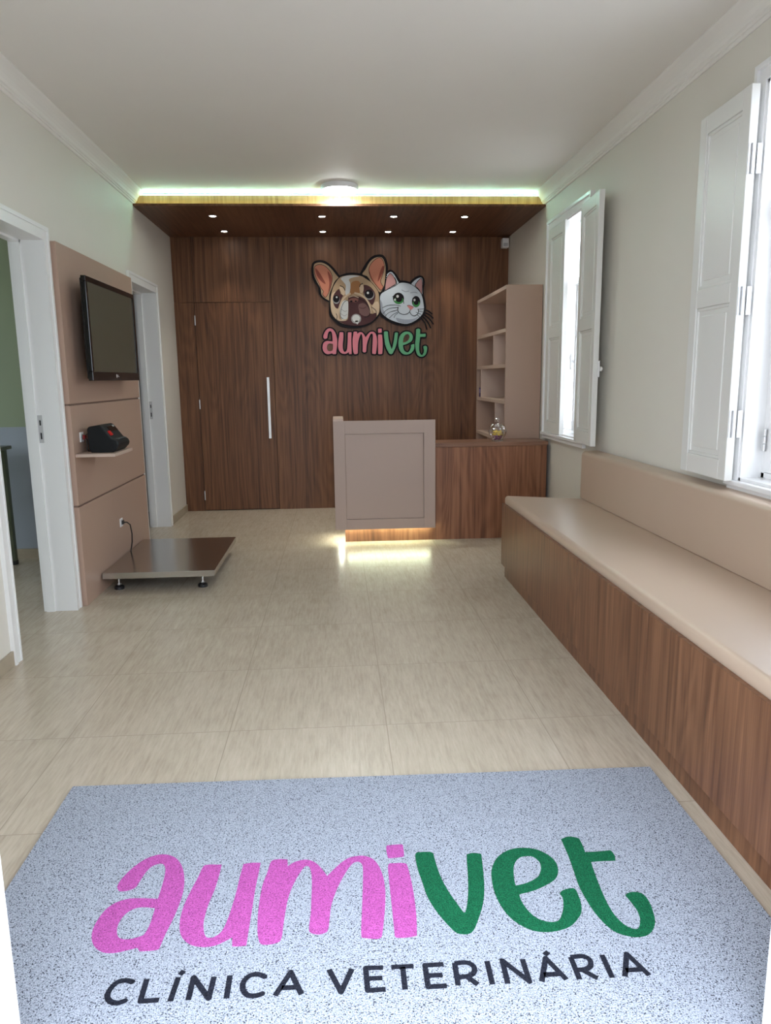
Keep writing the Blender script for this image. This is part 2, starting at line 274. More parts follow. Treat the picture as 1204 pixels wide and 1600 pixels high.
ART=[["dog_head",[["P","black",0,[[1313,2315],[1321,2349],[1346,2369],[1392,2376],[1437,2366],[1485,2332],[1526,2288],[1567,2233,1],[1631,2255],[1695,2260],[1767,2253,1],[1802,2314],[1845,2374],[1888,2411],[1938,2425],[1980,2421],[2008,2388],[2023,2333],[2021,2272],[2009,2204],[2001,2122],[1968,2081],[1941,2064],[1941,2034],[1956,1971],[1952,1909],[1915,1847],[1857,1799],[1785,1772],[1706,1760],[1627,1766],[1563,1784],[1508,1830],[1470,1878],[1467,1947],[1468,2002,1],[1414,2030],[1376,2078],[1367,2139],[1333,2187],[1314,2248]]],["P","fawn",1,[[1323,2315],[1335,2349],[1367,2362],[1409,2361],[1457,2339],[1498,2301],[1536,2254],[1563,2223,1],[1524,2186],[1494,2125],[1471,2070],[1466,2009,1],[1428,2030],[1393,2064],[1384,2125],[1354,2180],[1328,2241]]],["P","earpink",2,[[1332,2309],[1352,2335],[1394,2342],[1443,2322],[1484,2274],[1500,2220],[1487,2152],[1465,2091],[1432,2043],[1404,2071],[1412,2098],[1392,2125],[1368,2180],[1339,2241]]],["P","eardark",3,[[1341,2309],[1371,2281],[1405,2227],[1435,2166],[1397,2187],[1356,2241]]],["P","eardark",3,[[1456,2281],[1493,2227],[1484,2152],[1458,2091],[1471,2179]]],["P","fawn",1,[[1783,2253],[1816,2300],[1852,2361],[1895,2398],[1945,2411],[1980,2401],[2001,2361],[2010,2300],[2002,2204],[1994,2150],[1976,2109],[1951,2082,1],[1898,2130],[1863,2185],[1829,2232]]],["P","earpink",2,[[1847,2293],[1869,2347],[1912,2388],[1955,2403],[1985,2374],[1996,2320],[1978,2245],[1959,2191],[1969,2157],[1983,2136],[1962,2105],[1934,2130],[1899,2171],[1864,2225]]],["P","eardark",3,[[1979,2327],[1946,2252],[1931,2184],[1971,2245],[1996,2306]]],["P","eardark",3,[[1855,2300],[1864,2246],[1892,2191],[1920,2150],[1885,2184],[1857,2239]]],["P","fawn",4,[[1567,2223],[1631,2243],[1702,2248],[1772,2239],[1821,2212],[1870,2178],[1912,2130],[1939,2082],[1945,2013],[1949,1944],[1937,1889],[1893,1840],[1821,1799],[1713,1776],[1606,1791],[1536,1829],[1488,1885],[1474,1961],[1476,2029],[1490,2098],[1516,2159]]],["P","cream",5,[[1489,2070],[1543,2097],[1584,2070],[1554,2001],[1545,1898],[1536,1836],[1495,1885],[1479,1961]]],["P","cream",5,[[1889,1986],[1932,1999],[1941,1930],[1923,1875],[1873,1931]]],["P","white",5,[[1581,2216],[1631,2239],[1701,2243],[1758,2234],[1701,2225],[1658,2206],[1668,2172],[1671,2124],[1655,2076],[1627,2056],[1620,2097],[1625,2152],[1601,2186]]],["P","tan",5,[[1671,2151],[1693,2185],[1743,2192],[1771,2158],[1766,2110],[1748,2076],[1712,2083],[1666,2069]]],["P","maroon",6,[[1502,2043],[1521,2084],[1557,2118],[1571,2097],[1581,2070],[1606,2070],[1576,2015],[1549,1940],[1518,1954],[1501,2002]]],["P","maroon",6,[[1792,2151],[1841,2147],[1880,2116],[1906,2068],[1900,2013],[1874,1969],[1839,2007],[1804,2048],[1791,2089]]],["P","cream",7,[[1565,2138],[1600,2131],[1620,2083],[1598,2059],[1578,2090]]],["P","cream",7,[[1756,2144],[1792,2154],[1792,2096],[1764,2084]]],["S","black",8,[[1572,2148],[1600,2135],[1617,2107]],9],["S","black",8,[[1756,2137],[1767,2158],[1788,2168]],9],["P","maroon",6,[[1648,2042],[1683,2059],[1733,2052],[1776,2041],[1825,2007],[1859,1951],[1866,1889],[1909,1896],[1912,1861],[1864,1813],[1778,1782],[1692,1778],[1607,1794],[1540,1833],[1629,1829],[1644,1898],[1646,1973]]],["P","white",7,[[1597,2008],[1640,2008],[1646,1960],[1641,1891],[1629,1842],[1586,1836],[1566,1871],[1567,1946]]],["P","dusk",7,[[1746,1973],[1796,1986],[1841,1938],[1848,1889],[1815,1865],[1765,1883],[1745,1925]]],["S","dusk",8,[[1751,1897],[1795,1910],[1824,1938]],8],["S","maroon",8,[[1752,1945],[1788,1938],[1817,1952]],7],["S","grey",8,[[1578,1933],[1609,1912],[1631,1918]],6],["S","grey",8,[[1573,1891],[1605,1870],[1630,1884]],6],["S","cream",8,[[1666,2076],[1612,2042],[1575,1988],[1552,1919],[1545,1850],[1565,1830],[1615,1832]],20],["S","cream",8,[[1712,2081],[1769,2063],[1818,2021],[1851,1958],[1859,1896]],20],["S","black",9,[[1643,2015],[1611,2001],[1585,1960],[1570,1898],[1572,1857],[1593,1846]],6],["S","black",9,[[1747,2028],[1796,2007],[1838,1958],[1855,1903],[1837,1865],[1801,1858]],6],["S","black",9,[[1867,1951],[1909,1917],[1912,1868]],7],["S","black",9,[[1527,1892],[1537,1864],[1529,1836]],7],["P","nose",8,[[1648,2008],[1669,2028],[1711,2035],[1743,2021],[1721,1994],[1682,2001]]],["S","cream",9,[[1655,2043],[1698,2054],[1743,2038]],9],["E","black",9,[1675,2004,11.8,8.8]],["E","black",9,[1718,2004,10.3,7.4]],["E","grey",7,[1718,1842,48.7,45.7]],["E","white",8,[1718,1845,36.9,33.9]],["P","white",8,[[1707,1821],[1743,1821],[1729,1790]]],["E","grey",7,[1532,2021,33.9,39.8]],["E","black",8,[1532,2028,31.0,33.9]],["E","white",9,[1537,2043,8.8,8.8]],["E","grey",7,[1848,2063,47.2,45.7]],["E","black",8,[1847,2070,42.8,41.3]],["E","white",9,[1835,2081,11.1,11.1]]]],["cat_head",[["P","black",0,[[1940,2060],[1958,2086],[1992,2108],[2003,2199],[2005,2237],[2028,2274],[2059,2286],[2095,2258],[2122,2220],[2143,2187,1],[2195,2185],[2240,2172,1],[2262,2193],[2296,2219],[2335,2233],[2365,2219],[2375,2176],[2366,2106],[2369,2052],[2383,1981],[2385,1927],[2368,1872],[2317,1823],[2260,1790],[2197,1776],[2124,1788],[2051,1813],[1994,1847],[1947,1886],[1940,1984]]],["P","cat",1,[[2011,2237],[2033,2266],[2061,2276],[2089,2252],[2117,2204],[2138,2156],[2093,2134],[2037,2108],[1993,2094],[2004,2172]]],["P","catpink",2,[[2010,2194],[2033,2244],[2056,2259],[2083,2231],[2101,2193],[2102,2161],[2060,2137],[2003,2100]]],["P","cat",1,[[2251,2158],[2273,2187],[2307,2211],[2347,2222],[2363,2198],[2363,2133],[2357,2063],[2318,2101],[2279,2128]]],["P","catpink",2,[[2290,2149],[2318,2190],[2347,2214],[2358,2181],[2358,2128],[2351,2071],[2324,2112]]],["P","cat",3,[[1948,2038],[1964,2076],[1998,2097],[2037,2118],[2094,2142],[2139,2172],[2195,2174],[2251,2158],[2296,2128],[2335,2090],[2357,2046],[2371,1981],[2374,1927],[2357,1878],[2311,1834],[2254,1802],[2197,1789],[2130,1800],[2056,1825],[2000,1859],[1959,1902],[1951,1962]]],["P","catshade",4,[[2102,1847],[2181,1833],[2260,1835],[2323,1859],[2271,1813],[2198,1796],[2130,1807]]],["P","catshade",4,[[1952,2016],[1971,1984],[1979,1929],[2012,1864],[1961,1902],[1952,1962]]],["S","catshade",4,[[2161,2107],[2194,2091],[2228,2096]],14],["S","catshade",4,[[2245,2080],[2279,2085],[2307,2079]],14],["S","black",5,[[2003,2102],[2037,2124],[2099,2153]],7],["S","black",5,[[2094,2220],[2108,2188],[2111,2161]],10],["S","black",5,[[2287,2147],[2313,2187],[2344,2213]],8],["S","black",5,[[2287,2144],[2324,2106],[2349,2068]],6],["E","black",5,[2128,2029,53.3,53.3]],["E","green",6,[2130,2010,46.3,32.4]],["E","black",7,[2132,2023,32.4,29.0]],["E","white",8,[2119,2048,12.2,13.3]],["E","white",8,[2094,2017,9.3,10.4]],["E","black",5,[2297,1998,40.5,52.1]],["E","green",6,[2298,1979,34.8,30.1]],["E","black",7,[2298,1993,24.3,26.6]],["E","white",8,[2282,2013,9.8,11.6]],["S","black",6,[[2174,2015],[2179,1982]],10],["S","black",6,[[2070,2043],[2093,2059]],9],["P","catnose",6,[[2211,1959],[2233,1963],[2273,1947],[2245,1921],[2227,1939]]],["S","black",6,[[2211,1961],[2233,1964],[2272,1948]],7],["S","black",6,[[2124,1948],[2119,1918],[2136,1893],[2170,1880],[2204,1883],[2232,1901],[2239,1921]],10],["S","black",6,[[2235,1901],[2255,1873],[2283,1866],[2311,1884],[2321,1911],[2315,1927]],10],["S","black",6,[[2148,1958],[2092,1968],[2024,1964],[1973,1943]],7],["S","black",6,[[2120,1945],[2052,1940],[2007,1918],[1978,1889]],7],["S","black",6,[[2119,1922],[2057,1907],[2018,1886],[1997,1859]],7],["S","black",6,[[2119,1901],[2074,1880],[2037,1845]],7],["S","black",6,[[2122,1893],[2096,1874],[2082,1850]],7],["S","black",6,[[2312,1927],[2374,1930]],7],["S","black",6,[[2317,1911],[2362,1902]],7],["S","black",6,[[2294,1900],[2345,1878]],7],["S","black",6,[[2306,1878],[2334,1851]],7]]],["whiskers",[["S","black",0,[[2377,1924],[2419,1910],[2453,1883]],20],["S","black",0,[[2374,1897],[2425,1877],[2462,1844]],20],["S","black",0,[[2371,1878],[2425,1839],[2464,1789]],20],["S","black",0,[[2362,1861],[2408,1812],[2439,1754]],20],["S","black",0,[[2345,1848],[2385,1795],[2402,1740]],20]]]]
# ================================================================ setting
struct('floor', box(-3.2, 0.95, -0.1, 3.45, 7.5, 0.0), FLOOR)
struct('ground', box(-30, -30, -0.16, 33, 37, -0.1), mat('bounce_paving', (0.55, 0.54, 0.52), 0.8))  # unseen outdoor ground, added pale to bounce daylight up inside
struct('ceiling', box(-3.2, 0.95, H, 3.45, 7.5, H+0.12), CEIL)
# left wall with two doorways
DH = 2.02
lw = MB()
for y0, y1 in ((1.15, 3.345), (4.112, 5.745), (6.512, D+0.1)): lw.box(-0.15, y0, 0, 0, y1, H)
for y0, y1 in ((3.345, 4.112), (5.745, 6.512)): lw.box(-0.15, y0, DH, 0, y1, H)
struct('wall_left', lw, WALL)
WY = ((2.06, 2.93), (4.93, 5.80)); WZ0, WZ1 = 0.84, 2.38
rw = MB()
for y0, y1 in ((1.15, WY[0][0]), (WY[0][1], WY[1][0]), (WY[1][1], D+0.1)): rw.box(W, y0, 0, W+0.2, y1, H)
for y0, y1 in WY: rw.box(W, y0, 0, W+0.2, y1, WZ0); rw.box(W, y0, WZ1, W+0.2, y1, H)
struct('wall_right', rw, WALL)
fwm = MB(); fwm.box(-3.2, 0.95, 0, 0.908, 1.15, H); fwm.box(2.327, 0.95, 0, W+0.2, 1.15, H); fwm.box(0.908, 0.95, 2.22, 2.327, 1.15, H)
struct('wall_front', fwm, WHITE)
struct('wall_back', box(-3.2, D+0.03, 0, W+0.2, D+0.15, H), WALL)
# rooms behind the left wall
struct('wall_side_room_outer', MB().box(-3.2, 1.15, 0, -3.05, 3.0, H).box(-3.2, 4.6, 0, -3.05, D, H).box(-3.2, 3.0, 0, -3.05, 4.6, 0.9).box(-3.2, 3.0, 2.1, -3.05, 4.6, H), GREEN)
struct('wall_side_room_upper', box(-3.05, 5.45, 0.966, -0.15, 5.55, H), GREEN)
struct('wall_side_room_lower', box(-3.05, 5.45, 0.0, -0.15, 5.55, 0.966), GREYB)
struct('wall_side_room_front', box(-3.05, 2.4, 0, -0.15, 2.5, H), GREEN)
struct('baseboard_side_room', box(-3.05, 5.435, 0, -0.15, 5.45, 0.068), BASEB)
# plinth tiles
bb = MB(); bb.box(0, 1.15, 0, 0.012, 3.355, 0.07); bb.box(0, 6.575, 0, 0.012, D, 0.07)
struct('baseboard_left', bb, BASEB, bevel=0.002)
# crown mouldings
prof = [(0, 0), (0.006, 0), (0.010, 0.006), (0.010, 0.014), (0.016, 0.016), (0.016, 0.024), (0.024, 0.030), (0.028, 0.045), (0.038, 0.060), (0.052, 0.074), (0.064, 0.084), (0.074, 0.091), (0.079, 0.096), (0.079, 0.10), (0, 0.10)]
struct('trim_1', MB().prism([prof], lambda u, v, w: (u, w, 2.61+v), 1.15, 6.06), CEIL)
struct('trim_2', MB().prism([prof], lambda u, v, w: (W-u, w, 2.61+v), 1.15, 6.06), CEIL)

# door frames -------------------------------------------------------------
def door_frame(name, y0, y1, far_only=False):
    r = sroot(name, (0, (y0+y1)/2, 0)); m = MB(); t = 0.012
    for y, s in ((y1, -1), (y0, 1)):
        m.box(-0.15, y, 0, 0.0, y+s*t, DH)                   # lining
        m.box(-0.15, y+s*t, 0, -0.105, y+s*(t+0.012), DH-t)  # stop
    m.box(-0.15, y0, DH, 0, y1, DH-t); m.box(-0.15, y0, DH-t, -0.105, y1, DH-t-0.012)
    link('door_lining', m, WHITE, r)
    m = MB(); cw = 0.072
    for xs in (0, -0.15):
        s = 1 if xs == 0 else -1
        for a, b, th in ((0.0, 0.012, 0.018), (0.012, 0.052, 0.014), (0.052, cw, 0.020)):
            m.box(xs, y1-t+a, 0, xs+s*th, y1-t+b, DH-t+b); m.box(xs, y0+t-b, 0, xs+s*th, y0+t-a, DH-t+b)
            m.box(xs, y0+t-a+1e-4, DH-t+a, xs+s*th, y1-t+a-1e-4, DH-t+b)
    link('casing', m, WHITE, r)
    k = MB().box(-0.103, y1-t-0.002, 0.955, -0.078, y1-t, 1.105)
    s = link('strike_plate', k, mat('plate_nickel', (0.5, 0.5, 0.5), 0.4), r)
    link('latch_hole', MB().box(-0.094, y1-t-0.003, 1.05, -0.086, y1-t-0.0015, 1.078).box(-0.094, y1-t-0.003, 0.975, -0.086, y1-t-0.0015, 1.01), BLACK, s)
    return r
door_frame('door_1', 3.345, 4.112)
door_frame('door_2', 5.745, 6.512)
r = sroot('door_3', (1.617, 1.05, 0))
link('door_lining', MB().box(0.908, 0.93, -0.02, 0.928, 1.16, 2.2).box(2.307, 0.93, -0.02, 2.327, 1.16, 2.2).box(0.908, 0.93, 2.2, 2.327, 1.16, 2.22), WHITE, r)
link('threshold', box(0.928, 0.95, 0, 2.307, 1.15, 0.012), BASEB, r)

# wooden back wall with flush door -------------------------------------------
ww = MB()
G = 0.0022; SZ = 2.60
xs = [0.0, 0.188, 0.917, 1.46, 2.18, W]
for i in range(len(xs)-1):
    if i == 1: ww.box(xs[i]+G, D, 2.005+G, xs[i+1]-G, D+0.02, SZ)
    elif i == 0: ww.box(0.001, D, 0, xs[1]-G, D+0.02, 2.005-G); ww.box(0.001, D, 2.005, xs[1]-G*0.5, D+0.02, SZ)
    else: ww.box(xs[i]+(G if i == 2 else 0.0006), D, 0, xs[i+1]-0.0006, D+0.02, SZ)
struct('trim_3', ww, WOODW)
struct('trim_4', box(0, D+0.02, 0, W, D+0.03, SZ), DARKGAP)
dr = sroot('door_4', (0.55, D, 0))
dl = link('door_leaf', box(0.188+G, D-0.001, 0.008, 0.917-G, D+0.02, 2.005-G), WOODW, dr)
hb = MB().box(0.845, D-0.055, 0.712, 0.870, D-0.037, 1.300)
for z in (0.80, 1.21): hb.cyl((0.8575, D-0.037, z), 0.007, 0.036, 'Y', 12)
link('handle', hb, mat('brushed_handle', (0.75, 0.75, 0.75), 0.35, metal=0.6), dl, bevel=0.002)
for z in (1.84, 1.05, 0.155): link('hinge', MB().cyl((0.188, D-0.004, z-0.045), 0.0055, 0.09, 'Z', 12), CHROME, dr)

# dropped timber soffit ---------------------------------------------------------
YS = 6.012
struct('trim_5', MB().box(0, YS, 2.595, W, D+0.02, 2.605).box(0, YS, 2.605, W, YS+0.008, 2.612).box(0.0, 6.085, 2.605, W, D, 2.62), WOODX)
struct('trim_6', box(0.0, 6.062, 2.606, W, 6.082, 2.684), wood('walnut_fascia_lit', (0.26, 0.16, 0.07), (0.40, 0.26, 0.12), (0.52, 0.36, 0.18), 0.45, seed=3))  # wood colour lightened and yellowed to carry part of the LED glow
led = tag(link('led_strip', box(0.03, 6.066, 2.6845, W-0.03, 6.080, 2.6885), glow('cool_led', (0.42, 1.0, 0.90), 8)), 'cool white LED strip along the top of the wooden fascia', 'light strip')
led2 = tag(link('led_strip', box(0.03, 6.028, 2.6055, W-0.03, 6.038, 2.609), glow('warm_led', (1.0, 0.85, 0.12), 1.0)), 'warm yellow LED strip along the bottom of the wooden fascia', 'light strip')

# windows --------------------------------------------------------------------
WINW = mat('window_white', (0.84, 0.84, 0.84), 0.3)
def window(name, y0, y1):
    r = sroot(name, (W+0.1, (y0+y1)/2, WZ0)); m = MB()
    # inner lining
    m.box(W-0.012, y0-0.0, WZ0, W+0.2, y0+0.012, WZ1); m.box(W-0.012, y1-0.012, WZ0, W+0.2, y1, WZ1)
    m.box(W-0.012, y0, WZ1-0.012, W+0.2, y1, WZ1); m.box(W-0.012, y0, WZ0, W+0.2, y1, WZ0+0.012)
    link('window_lining', m, WINW, r)
    c = MB(); cw = 0.065
    for a, b, th in ((0, 0.045, 0.020), (0.045, cw, 0.032)):
        c.box(W, y0-b, WZ0+0.0002, W-th, y0-a-1e-4, WZ1+b); c.box(W, y1+a+1e-4, WZ0+0.0002, W-th, y1+b, WZ1+b); c.box(W, y0-a, WZ1+a, W-th, y1+a, WZ1+b)
    link('casing', c, WINW, r)
    s = MB().box(W-0.042, y0-cw-0.005, WZ0-0.022, W-0.0005, y1+cw+0.005, WZ0).box(W-0.028, y0-cw, WZ0-0.05, W-0.0005, y1+cw, WZ0-0.0225)
    link('window_sill', s, WINW, r, bevel=0.004)
    xf = W+0.075; ym = (y0+y1)/2; zt = 1.95
    f = MB().box(xf, y0+0.012, WZ0+0.012, xf+0.05, y0+0.035, WZ1-0.012).box(xf, y1-0.035, WZ0+0.012, xf+0.05, y1-0.012, WZ1-0.012)
    f.box(xf, y0+0.012, WZ1-0.035, xf+0.05, y1-0.012, WZ1-0.012).box(xf, y0+0.012, WZ0+0.012, xf+0.05, y1-0.012, WZ0+0.035).box(xf-0.005, y0+0.035, zt-0.02, xf+0.05, y1-0.035, zt+0.025)
    link('window_frame', f, WINW, r, bevel=0.002)
    for a, b in ((y0+0.037, ym-0.001), (ym+0.001, y1-0.037)):
        q = MB(); st = 0.042; z0, z1 = WZ0+0.037, zt-0.022
        q.box(xf-0.002, a, z0, xf+0.033, a+st, z1).box(xf-0.002, b-st, z0, xf+0.033, b, z1).box(xf-0.002, a+st, z0, xf+0.033, b-st, z0+0.06).box(xf-0.002, a+st, z1-st, xf+0.033, b-st, z1)
        for z in (1.245, 1.60): q.box(xf+0.004, a+st, z-0.011, xf+0.028, b-st, z+0.011)
        sash = link('sash', q, WINW, r, bevel=0.002)
        link('pane', box(xf+0.014, a+st, z0+0.06, xf+0.018, b-st, z1-st), GLASS, sash)
        side = a if a < ym-0.1 else b
        for z in (1.01, 1.75):
            h = MB()
            for k in range(3): h.cyl((xf-0.010, side, z-0.045+k*0.031), 0.008, 0.028, 'Z', 10)
            link('hinge', h, CHROME, sash, smooth=True)
    link('pane', box(xf+0.014, y0+0.035, zt+0.025, xf+0.018, y1-0.035, WZ1-0.035), GLASS, r)
    cb = MB().cyl((xf-0.012, ym, WZ0+0.04), 0.006, zt-WZ0-0.07, 'Z', 10)
    for z in (0.93, 1.58, 1.90): cb.box(xf-0.02, ym-0.015, z-0.02, xf, ym+0.015, z+0.02)
    link('bolt_rod', cb, WINW, r)
    link('bolt_handle', MB().lathe([(0.004, 0), (0.012, 0.02), (0.010, 0.06), (0.016, 0.09), (0.008, 0.115), (0.003, 0.12)], (xf-0.035, ym+0.01, 1.32), 12).box(xf-0.035, ym, 1.37, xf-0.01, ym+0.01, 1.39), WINW, r, smooth=True)
    return r
window('window_1', *WY[0]); window('window_2', *WY[1])

HINGE = mat('hinge_zinc', (0.55, 0.56, 0.58), 0.35, metal=0.5)
# shutters: local x runs from the hinge stile to the free stile, local -y is the face seen from the room
SHW = mat('shutter_paint', (0.74, 0.74, 0.71), 0.35, vary=0.02)
def shutter(label, hinge, dirv, w, z0, z1, knob=False, flip=1):
    ang = math.atan2(dirv[1], dirv[0]); t = thing('window_shutter', label, 'shutter', (hinge[0], hinge[1], z0), ang); h = z1-z0; th = 0.034; S = flip
    m = MB(); st = 0.062; mr0, mr1 = 1.565-z0, 1.645-z0
    def b(x0, y0, za, x1, y1, zb): m.box(x0, S*y0, za, x1, S*y1, zb)
    b(0, 0, 0, st, th, h); b(w-st, 0, 0, w, th, h); b(st, 0, 0, w-st, th, 0.085); b(st, 0, h-0.075, w-st, th, h); b(st, 0, mr0, w-st, th, mr1)
    link('frame', m, SHW, t, world=False, bevel=0.003)
    for za, zb in ((0.085, mr0), (mr1, h-0.075)):
        p = MB(); p.box(st, S*0.011, za, w-st, S*(th-0.011), zb)
        e = 0.014
        for x0, x1, c, d in ((st, st+e, za, zb), (w-st-e, w-st, za, zb), (st, w-st, za, za+e), (st, w-st, zb-e, zb)): p.box(x0, S*0.005, c, x1, S*(th-0.005), d)
        p.box(st+0.035, S*0.008, za+0.035, w-st-0.035, S*(th-0.008), zb-0.035)
        link('panel', p, SHW, t, world=False, bevel=0.003)
    for z in (0.237, 0.727, 1.258):
        q = MB().cyl((-0.003, S*th*0.5, z-0.055), 0.0055, 0.11, 'Z', 10).box(-0.002, S*0.003, z-0.055, 0.0, S*(th-0.003), z+0.055)
        q.box(-0.0045, S*(th+0.003), z-0.055, -0.002, S*(th+0.022), z+0.055)
        link('hinge', q, HINGE, t, world=False)
    if knob:
        link('knob', MB().box(w-0.005, S*(th-0.004), 0.48-0.05, w+0.012, S*(th+0.004), 0.48+0.05).lathe([(0.004, 0), (0.013, 0.004), (0.016, 0.012), (0.010, 0.02)], (w-0.002, S*(th+0.004), 0.48), 12, 'Y'), WINW, t, world=False)
    return t
# near window: far leaf folded back along the wall
shutter('white panelled shutter folded open against the wall above the bench backrest', (3.120, 2.925), (0.02, 1.0), 0.415, 0.838, 2.365, flip=-1)
# far window: closed far leaf, near leaf swung open
shutter('white panelled shutter leaf closed over the far half of the window beside the shelves', (3.168, 5.80), (0.0, -1.0), 0.405, 0.842, 2.375)
shutter('white panelled shutter leaf standing open with a small knob on its edge', (3.130, 4.935), (-0.075, -1.0), 0.430, 0.838, 2.365, knob=True, flip=1)

# ================================================================ left side
pl = thing('wall_panel', 'tall rose laminate wall panel with two grooves behind the television', 'wall panel', (0.0, 4.9, 0))
for z0, z1 in ((0.0, 0.579), (0.590, 1.149), (1.160, 2.018)): link('panel_board', box(0.004, 4.184, z0, 0.045, 5.64, z1), PINK, pl, bevel=0.001)
link('backing_board', box(0.001, 4.19, 0.0, 0.036, 5.635, 2.01), mat('groove_brown', (0.20, 0.13, 0.10), 0.6), pl)
tv = thing('television', 'black flat television on the rose wall panel', 'television', (0.10, 4.77, 1.57))
Y0, Y1, Z0, Z1 = 4.285, 5.255, 1.285, 1.858
link('housing', MB().box(0.115, Y0+0.01, Z0+0.01, 0.145, Y1-0.01, Z1-0.01).box(0.085, Y0+0.12, Z0+0.1, 0.115, Y1-0.12, Z1-0.08), BLACK, tv, bevel=0.006)
bz = MB().box(0.125, Y0, Z0, 0.152, Y1, Z0+0.05).box(0.125, Y0, Z1-0.03, 0.152, Y1, Z1).box(0.125, Y0, Z0+0.05, 0.152, Y0+0.03, Z1-0.03).box(0.125, Y1-0.03, Z0+0.05, 0.152, Y1, Z1-0.03)
link('bezel', bz, mat('gloss_black', (0.010, 0.009, 0.009), 0.12), tv, bevel=0.003)
link('screen', box(0.14, Y0+0.03, Z0+0.05, 0.1465, Y1-0.03, Z1-0.03), mat('screen_reflection_tint', (0.075, 0.075, 0.052), 0.3, spec=0.9), tv)  # greenish-beige room reflection put partly into the screen's base colour
link('emblem', MB().cyl((0.152, 4.735, Z0+0.028), 0.011, 0.001, 'X', 16).box(0.152, 4.755, Z0+0.022, 0.153, 4.785, Z0+0.025).box(0.152, 4.755, Z0+0.022, 0.153, 4.758, Z0+0.035).box(0.152, 4.765, Z0+0.022, 0.153, 4.768, Z0+0.035), mat('emblem_silver', (0.5, 0.46, 0.45), 0.4), tv)
link('wall_bracket', MB().box(0.046, 4.67, 1.50, 0.085, 4.87, 1.68), BLACK, tv)
sh = thing('wall_shelf', 'small rose wall shelf holding the black weighing display', 'shelf', (0.045, 4.38, 0.875))
link('shelf_board', box(0.0455, 4.20, 0.862, 0.262, 4.56, 0.880), PINKL, sh, bevel=0.001)

# weighing display
wd = thing('weighing_indicator', 'black weighing scale display with red switch on the wall shelf', 'weighing display', (0.15, 4.38, 0.88))
sec = [(0.110, 0.8805), (0.235, 0.8805), (0.262, 0.908), (0.268, 0.925), (0.258, 0.944), (0.232, 0.958), (0.178, 1.030), (0.165, 1.036), (0.105, 1.028), (0.096, 1.016), (0.098, 0.90)]
link('housing', MB().prism([sec], lambda u, v, w: (u, w, v), 4.27, 4.50), mat('grey_black_plastic', (0.008, 0.009, 0.010), 0.5, spec=0.25), wd, bevel=0.007)
sd = Vector((0.178-0.232, 0, 1.030-0.958)).normalized(); nd = Vector((-sd.z*-1, 0, -sd.x*1)); nd = Vector((sd.z, 0, -sd.x))
base = Vector((0.232, 0, 0.958))
def on_slope(a, b, y0, y1, t0=0.0, t1=0.003):
    m = MB(); pts = [base+sd*a, base+sd*b]
    v = [(pts[i]+nd*t) for t in (t0, t1) for i in (0, 1)]
    m.prism([[(v[0].x, v[0].z), (v[1].x, v[1].z), (v[3].x, v[3].z), (v[2].x, v[2].z)]], lambda u, w_, w: (u, w, w_), y0, y1); return m
link('display_window', on_slope(0.045, 0.080, 4.345, 4.485), mat('display_black', (0.005, 0.005, 0.006), 0.1), wd)
link('power_switch', on_slope(0.020, 0.050, 4.293, 4.325, 0.0, 0.008), RED, wd, bevel=0.001)
bt = MB()
for k in range(4): bt.box(0.236, 4.32+k*0.04, 0.9555, 0.256, 4.35+k*0.04, 0.951)
link('key_row', bt, mat('key_grey', (0.10, 0.11, 0.12), 0.4), wd)
link('sticker', on_slope(0.072, 0.084, 4.44, 4.47, 0.003, 0.004), mat('pale_sticker', (0.4, 0.42, 0.4), 0.5), wd)
link('power_cord', MB().tube([(0.062, 4.305, 0.965), (0.082, 4.30, 0.955), (0.088, 4.285, 0.93), (0.086, 4.28, 0.90), (0.092, 4.29, 0.888), (0.105, 4.30, 0.888)], 0.004).tube([(0.062, 4.318, 0.972), (0.08, 4.322, 0.985), (0.098, 4.322, 0.97)], 0.003), BLACK, wd, smooth=True)
link('plug', MB().box(0.0605, 4.30, 0.955, 0.072, 4.327, 0.98), mat('red_plug', (0.25, 0.01, 0.01), 0.4), wd)
def socket(label, y, z):
    s = thing('wall_socket', label, 'socket', (0.045, y, z), group=None)
    link('cover_plate', box(0.0455, y-0.028, z-0.028, 0.052, y+0.028, z+0.028), WINW, s, bevel=0.002)
    link('socket_insert', MB().cyl((0.0515, y, z), 0.016, 0.004, 'X', 16), mat('socket_grey', (0.35, 0.35, 0.35), 0.4), s)
socket('white socket on the rose panel just above the wall shelf', 4.315, 0.968)
socket('low white socket on the rose panel above the steel scale platform', 4.935, 0.345)

# platform scale
ps = thing('platform_scale', 'stainless steel animal weighing platform standing on the floor by the panel', 'weighing scale', (0.40, 4.93, 0))
ZT = 0.122
link('platform', MB().box(0.055, 4.447, ZT-0.038, 0.735, 5.42, ZT), STEEL, ps, bevel=0.0012)
link('underframe', MB().box(0.09, 4.52, ZT-0.055, 0.13, 5.36, ZT-0.038).box(0.66, 4.52, ZT-0.055, 0.70, 5.36, ZT-0.038).box(0.13, 4.9, ZT-0.055, 0.66, 4.94, ZT-0.038), BLACK, ps)
for x in (0.128, 0.645):
    for y in (4.525, 5.33):
        f = link('foot', MB().lathe([(0.030, 0), (0.030, 0.016), (0.024, 0.022), (0.012, 0.024)], (x, y, 0), 20), BLACK, ps, smooth=True)
        link('threaded_stem', MB().cyl((x, y, 0.022), 0.006, 0.05, 'Z', 12).lathe([(0.012, 0.024), (0.014, 0.03), (0.012, 0.036)], (x, y, 0), 6), CHROME, f)
cd = [(0.062, 4.935, 0.347), (0.085, 4.94, 0.345), (0.10, 4.955, 0.325), (0.102, 4.975, 0.26), (0.095, 4.99, 0.20), (0.082, 5.01, 0.155), (0.072, 5.03, 0.135), (0.068, 5.04, 0.124)]
cc = MB().tube([(p[0], p[1], p[2]) for p in cd], 0.0042).box(0.0555, 4.922, 0.334, 0.066, 4.948, 0.360)
